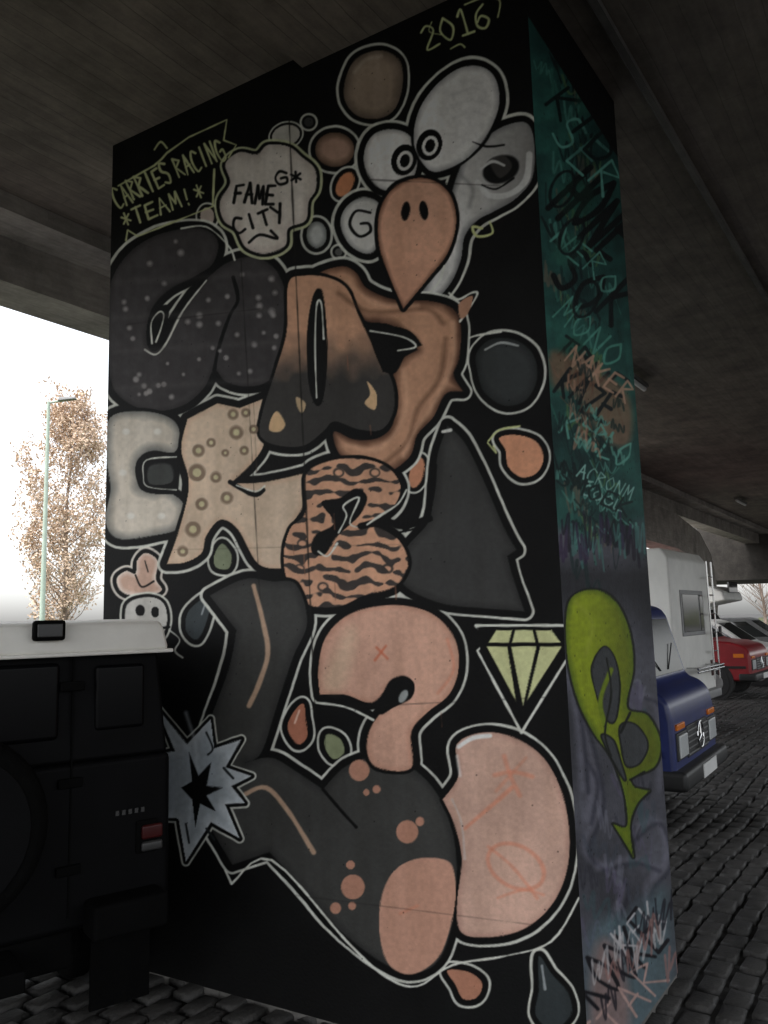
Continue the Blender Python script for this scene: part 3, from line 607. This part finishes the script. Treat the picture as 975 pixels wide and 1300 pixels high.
def camper(name,corner,h,L=5.8,w=2.15,H=2.85,alc=True,stripe=None):
    e=place(name,corner,h,w,-1,L); tp=(1,H,.02)
    if alc: pr=[(0,.5),(0,H-.08),(.08,H),(L-.75,H),(L-.4,H-.18),(L-.35,2.1),(L-1.2,1.95),(L-1.45,.5)]
    else: pr=[(0,.5),(0,H-.08),(.08,H),(L-.1,H),(L,H-.15),(L,.55),(L-.05,.5)]
    body(e,'living_box',pr,w,whitep,tp,.06)
    if alc:
        cp_=[(L-1.6,.38),(L-1.6,1.92),(L-1.15,1.92),(L-.7,1.2),(L-.1,1.02),(L,.9),(L,.4)]
        body(e,'cab',cp_,1.85,whitep,(1,2,.1),.05); segpan(e,'windscreen',cp_[3],cp_[2],.06,.92,-.78,.78,glass,taper=.05)
        sidepan(e,'cab_window',[(L-.85,1.2),(L-1.2,1.75),(L-1.4,1.75),(L-1.4,1.2)],1.85,(1,2,.1),glass)
        box('grille',(L-.01,-.6,.55),(L+.012,.6,.8),blkp,e,.01)
        for s in (-1,1): box('headlight',(L+.0,s*.68-.13,.58),(L+.03,s*.68+.13,.78),lamp,e,.02)
        box('front_bumper',(L-.2,-.95,.36),(L+.08,.95,.52),greyp,e,.03); box('number_plate',(L+.08,-.26,.385),(L+.088,.26,.495),plate,e)
        box('alcove_window',(L-.40,-.5,2.3),(L-.352,.5,2.6),glass,e,.02)
    else:
        box('end_window_frame',(L-.01,-.62,1.42),(L+.015,.62,2.12),greyp,e,.03); box('end_window',(L+.0,-.56,1.48),(L+.022,.56,2.06),glass,e,.03)
        for s in (-1,1):
            box('tail_light',(L-.01,s*.9-.08,.75),(L+.02,s*.9+.08,1.0),red,e,.01)
        for y in (.62,.92): cyl('ladder_rail',(L+.1,y+.02,1.65),(0,0,1),.014,1.9,chrome,e,8)
        for k in range(6): cyl('ladder_rung',(L+.1,.79,.85+k*.3),(0,1,0),.012,.3,chrome,e,8)
        box('rear_bumper',(L-.1,-1.0,.42),(L+.1,1.0,.56),greyp,e,.03)
        for z in (1.0,1.05): cyl('rack_bar',(L+.22,0,z*.9),(0,1,0),.015,1.5,chrome,e,8)
        for y in (-.55,.5): cyl('rack_strut',(L+.11,y,.95),(1,0,0),.012,.24,chrome,e,8)
    sidepan(e,'window_frame',[(1.2,1.4),(1.2,2.05),(2.4,2.05),(2.4,1.4)],w,tp,greyp,off=.006); sidepan(e,'window',[(1.25,1.45),(1.25,2.0),(2.35,2.0),(2.35,1.45)],w,tp,glass,off=.012)
    sidepan(e,'window_frame',[(L-2.5,1.4),(L-2.5,2.05),(L-1.75,2.05),(L-1.75,1.4)],w,tp,greyp,off=.006); sidepan(e,'window',[(L-2.45,1.45),(L-2.45,2.0),(L-1.8,2.0),(L-1.8,1.45)],w,tp,glass,off=.012)
    if stripe: sidepan(e,'stripe',[(.1,1.05),(.1,1.15),(L-1.5,1.15),(L-1.5,1.05)],w,tp,stripe,off=.003)
    box('roof_hatch',(1.5,-.3,H-.005),(2.1,.3,H+.08),greyp,e,.02)
    wheels(e,(1.2,L-.85),w if not alc else 1.95,.34); return e
camper('camper_van',(4.15,11.75),NH,alc=False,stripe=greyp,H=2.74)
def hatch(name,corner,h,paint,L=4.0,w=1.7,H=1.6):
    e=place(name,corner,h,w,-1,L); tp=(.95,H,.22)
    pr=[(0,.35),(-.02,.9),(.25,H-.12),(.45,H),(L-1.9,H),(L-1.7,H-.05),(L-1.0,1.02),(L-.15,.85),(L,.65),(L-.02,.32)]
    body(e,'body',pr,w,paint,tp,.05)
    segpan(e,'windscreen',pr[6],pr[5],.08,.92,-w/2*.8,w/2*.8,glass,taper=.09)
    sidepan(e,'side_window',[(L-1.15,1.02),(L-1.78,H-.12),(.6,H-.12),(.35,1.02)],w,tp,glass)
    sidepan(e,'pillar',[(L-2.3,1.0),(L-2.3,H-.1),(L-2.38,H-.1),(L-2.38,1.0)],w,tp,paint,off=.007)
    box('grille',(L-.03,-.35,.5),(L+.005,.35,.66),blkp,e,.01); box('front_bumper',(L-.15,-w/2,.3),(L+.06,w/2,.46),blkp,e,.03); box('number_plate',(L+.06,-.26,.33),(L+.068,.26,.43),plate,e)
    for s in (-1,1): box('headlight',(L-.06,s*.6-.15,.55),(L+.012,s*.6+.15,.7),lamp,e,.02)
    segpan(e,'tailgate_window',pr[1],pr[2],.15,.85,-w/2*.78,w/2*.78,glass,taper=.06)
    wheels(e,(.7,L-.75),w,.3,.18); return e
cabvan('red_van',(7.35,16.5),NH,redp,H=1.75,L=4.6,w=1.8)
camper('motorhome',(9.2,21.0),NH,stripe=greyp,H=2.5)
hatch('white_car',(9.45,19.0),NH,whitep)
hatch('grey_car',(12.3,23.5),NH,greyp)
# off-road car at the left, seen from behind
offp=mat('black_car_paint',(.003,.003,.0035),.6,.4,4,spec=.09); roofw=mat('roof_white',(.82,.80,.74),.6,.12,3)
wD=1.79; left=Vector((-.8,-.6)); o=Vector((-1.0,3.75))+left*(wD/2)
D_=empty('off_road_car',(o.x,o.y,0),math.atan2(.8,-.6)); tp=(1.2,1.8,.07)
body(D_,'lower_body',[(0,.52),(0,1.2),(2.75,1.2),(4.25,1.14),(4.3,.6),(4.28,.52)],wD,offp,tp,.03)
body(D_,'cabin',[(.0,1.197),(.03,1.70),(2.55,1.70),(2.9,1.197)],wD-.03,offp,(1.19,1.8,.06),.02)
body(D_,'white_roof',[(-.035,1.655),(-.03,1.76),(.0,1.79),(.4,1.805),(2.2,1.805),(2.5,1.79),(2.62,1.655)],wD-.05,roofw,(1.70,1.82,.05),.022)
box('rain_gutter',(-.045,-wD/2+.01,1.645),(2.64,wD/2-.01,1.662),roofw,D_,.006)
box('rear_window',(-.012,-.4,1.3),(.03,.4,1.62),tint,D_,.02)
for s in (-1,1):
    box('corner_window',(-.004,s*.66-.11,1.32),(.03,s*.66+.11,1.60),tint,D_,.02)
    box('tail_light_base',(-.012,s*.79-.045,.78),(.01,s*.79+.055,.92),dpl,D_,.01)
    box('tail_light',(-.03,s*.80-.05,.84),(-.01,s*.80+.045,.90),red,D_,.01)
    box('reverse_light',(-.03,s*.80-.05,.79),(-.01,s*.80+.045,.83),dgr,D_,.01)
    box('bumperette',(-.14,s*.68-.16,.5),(.02,s*.68+.16,.64),dpl,D_,.02)
    box('mud_flap',(.12,s*.72-.13,.14),(.135,s*.72+.13,.55),rub2,D_)
box('door_seam',(-.004,-.46,.58),(.01,-.452,1.65),dpl,D_); box('door_seam',(-.004,.452,.58),(.01,.46,1.65),dpl,D_)
for z in (.75,1.1,1.5): box('door_hinge',(-.02,-.5,z),(.0,-.4,z+.04),dpl,D_,.005)
cyl('spare_tyre',(-.13,.05,1.02),(1,0,0),.37,.22,rub2,D_,40,bevel=.05); cyl('spare_wheel_cover',(-.235,.05,1.02),(1,0,0),.3,.02,offp,D_,32,bevel=.008)
sidepan(D_,'side_window',[(.25,1.3),(.25,1.6),(1.5,1.6),(1.5,1.3)],wD-.03,(1.19,1.8,.06),tint)
box('chassis',(.05,-.5,.36),(4.1,.5,.52),dpl,D_,.02); box('tow_step',(-.22,-.25,.42),(.05,.25,.5),dpl,D_,.01)
for k in range(5): box('badge_letter',(-.006,-.66-k*.028,.955),(.0,-.645-k*.028,.975),dgr,D_)
cyl('exhaust',(.1,.5,.4),(1,0,0),.03,.3,dpl,D_,12)
wheels(D_,(.95,3.4),wD,.39,.24,rub2)
box('work_light_housing',(-.075,-.40,1.715),(-.04,-.27,1.80),dpl,D_,.012); box('work_light_lens',(-.085,-.385,1.73),(-.073,-.285,1.785),dgr,D_,.004)
# ------------------------------------------------------------------ trees, lamp
bark=mat('bark',(.28,.21,.17),.9,.4,8,.5)
def tree(name,base,H,rad,nl,leafm,seed,col=True,ls=.16,bare=.0):
    R=random.Random(seed); e=empty(name,base)
    V=[];Fc=[]
    def limb(a,b,r1,r2,n=7):
        a=Vector(a);b=Vector(b);q=Vector((0,0,1)).rotation_difference((b-a).normalized()); k=len(V)
        for P_,rr in ((a,r1),(b,r2)):
            for i in range(n): V.append(tuple(P_+q@Vector((rr*math.cos(6.283*i/n),rr*math.sin(6.283*i/n),0))))
        for i in range(n): Fc.append((k+i,k+(i+1)%n,k+n+(i+1)%n,k+n+i))
    pts=[Vector((0,0,0))]; 
    for i in range(1,9): pts.append(Vector((R.uniform(-.1,.1)*rad*.4,R.uniform(-.1,.1)*rad*.4,H*.95*i/8)))
    for i in range(8): limb(pts[i],pts[i+1],.013*H*(1-i/8.3),.013*H*(1-(i+1)/8.3))
    tips=[]
    for i in range(150):
        t=R.uniform(.12,.97); k=min(int(t*8),7); s=pts[k].lerp(pts[k+1],t*8-k); a=R.uniform(0,6.28)
        env=rad*(math.sin(min(t*1.1,1)**.75*math.pi*.93)*.9+.16)*R.uniform(.6,1.08)
        m_=s+Vector((math.cos(a)*env*.55,math.sin(a)*env*.55,env*.5)); e_=s+Vector((math.cos(a)*env,math.sin(a)*env,env*1.3))
        limb(s,m_,.022*(1.2-t)*H/10,.012*(1.2-t)*H/10,5); limb(m_,e_,.012*(1.2-t)*H/10,.005,5); tips+=[(m_,e_),(s,m_)]
        for j in range(7):
            c=m_.lerp(e_,R.random()); d=Vector((R.uniform(-1,1),R.uniform(-1,1),R.uniform(0,1.2)))*rad*.25; limb(c,c+d,.007,.003,4); tips.append((c,c+d))
    pymesh('trunk_and_limbs',V,Fc,bark,e)
    V2=[];F2=[]
    for i in range(nl):
        a,b=R.choice(tips); c=a.lerp(b,R.uniform(.2,1.1))+Vector((R.gauss(0,1),R.gauss(0,1),R.gauss(0,1)))*.13
        x=Vector((R.gauss(0,1),R.gauss(0,1),R.gauss(0,1))).normalized(); y=x.orthogonal().normalized(); s=ls*R.uniform(.5,1.1); k=len(V2)
        V2+= [tuple(c-x*s),tuple(c+y*s*.5),tuple(c+x*s),tuple(c-y*s*.5)]; F2.append((k,k+1,k+2,k+3))
    if nl: pymesh('foliage',V2,F2,leafm,e)
    return e
ylf=mat('autumn_leaves',(.72,.56,.42),.8,.4,1.2,col2=(.55,.40,.28)); glf=mat('green_leaves',(.10,.11,.05),.8,.5,1.5)
tree('poplar_tree',(-14.0,35,0),12.7,2.05,17000,ylf,3,ls=.09)
tree('bare_tree',(22,60,0),12,4,400,ylf,5); tree('bare_tree',(29,62,0),11,4,400,glf,6); tree('bare_tree',(-36,60,0),9,4,800,ylf,8)
V2=[];F2=[];R=random.Random(4)
for i in range(9000):
    x=R.uniform(-60,90); hh=1.4+.7*math.sin(x*.35)+.5*math.sin(x*.9+1); c=Vector((x,72+R.gauss(0,1.5),abs(R.uniform(0,hh))))
    a=Vector((R.gauss(0,1),R.gauss(0,1),R.gauss(0,1))).normalized(); y=a.orthogonal().normalized(); s=R.uniform(.15,.4); k=len(V2)
    V2+= [tuple(c-a*s),tuple(c+y*s*.6),tuple(c+a*s),tuple(c-y*s*.6)]; F2.append((k,k+1,k+2,k+3))
pymesh('distant_hedge',V2,F2,glf)
pol=mat('pale_green_pole',(.46,.55,.46),.5,.15)
e=empty('street_lamp',(-12.0,28,0)); cyl('pole',(0,0,5),(0,0,1),.10,10,pol,e,16,r2=.055); cyl('arm',(.25,0,10.0),(1,0,.15),.035,.6,pol,e,10)
pymesh('lamp_head',[(.35,-.14,10.0),(1.0,-.12,10.06),(1.0,.12,10.06),(.35,.14,10.0),(.4,-.1,10.16),(.95,-.08,10.16),(.95,.08,10.16),(.4,.1,10.16)],[(0,1,2,3),(4,5,6,7),(0,1,5,4),(1,2,6,5),(2,3,7,6),(3,0,4,7)],greyp,e,.03)
# ------------------------------------------------------------------ light
w=bpy.data.worlds.new('World'); sc.world=w; w.use_nodes=True; N=w.node_tree.nodes; K=w.node_tree.links; bg=N['Background']
sky=N.new('ShaderNodeTexSky'); sky.sky_type='NISHITA'; sky.sun_disc=False
el=math.radians(62); sdir=Vector((-.8,-.6)).normalized(); rot=math.atan2(sdir.x,sdir.y)
sky.sun_elevation=el; sky.sun_rotation=rot; sky.dust_density=3
hs=N.new('ShaderNodeHueSaturation'); hs.inputs['Saturation'].default_value=.2; hs.inputs['Value'].default_value=3.0
K.new(sky.outputs[0],hs.inputs['Color']); K.new(hs.outputs[0],bg.inputs['Color']); bg.inputs['Strength'].default_value=.15
sd=bpy.data.lights.new('sun','SUN'); sd.energy=1.5; sd.angle=math.radians(15); sd.color=(1,.96,.9)
so=bpy.data.objects.new('sun',sd); link(so); dv=Vector((sdir.x*math.cos(el),sdir.y*math.cos(el),math.sin(el))); so.rotation_euler=dv.to_track_quat('Z','Y').to_euler(); so.location=(0,0,30)
print('OK')
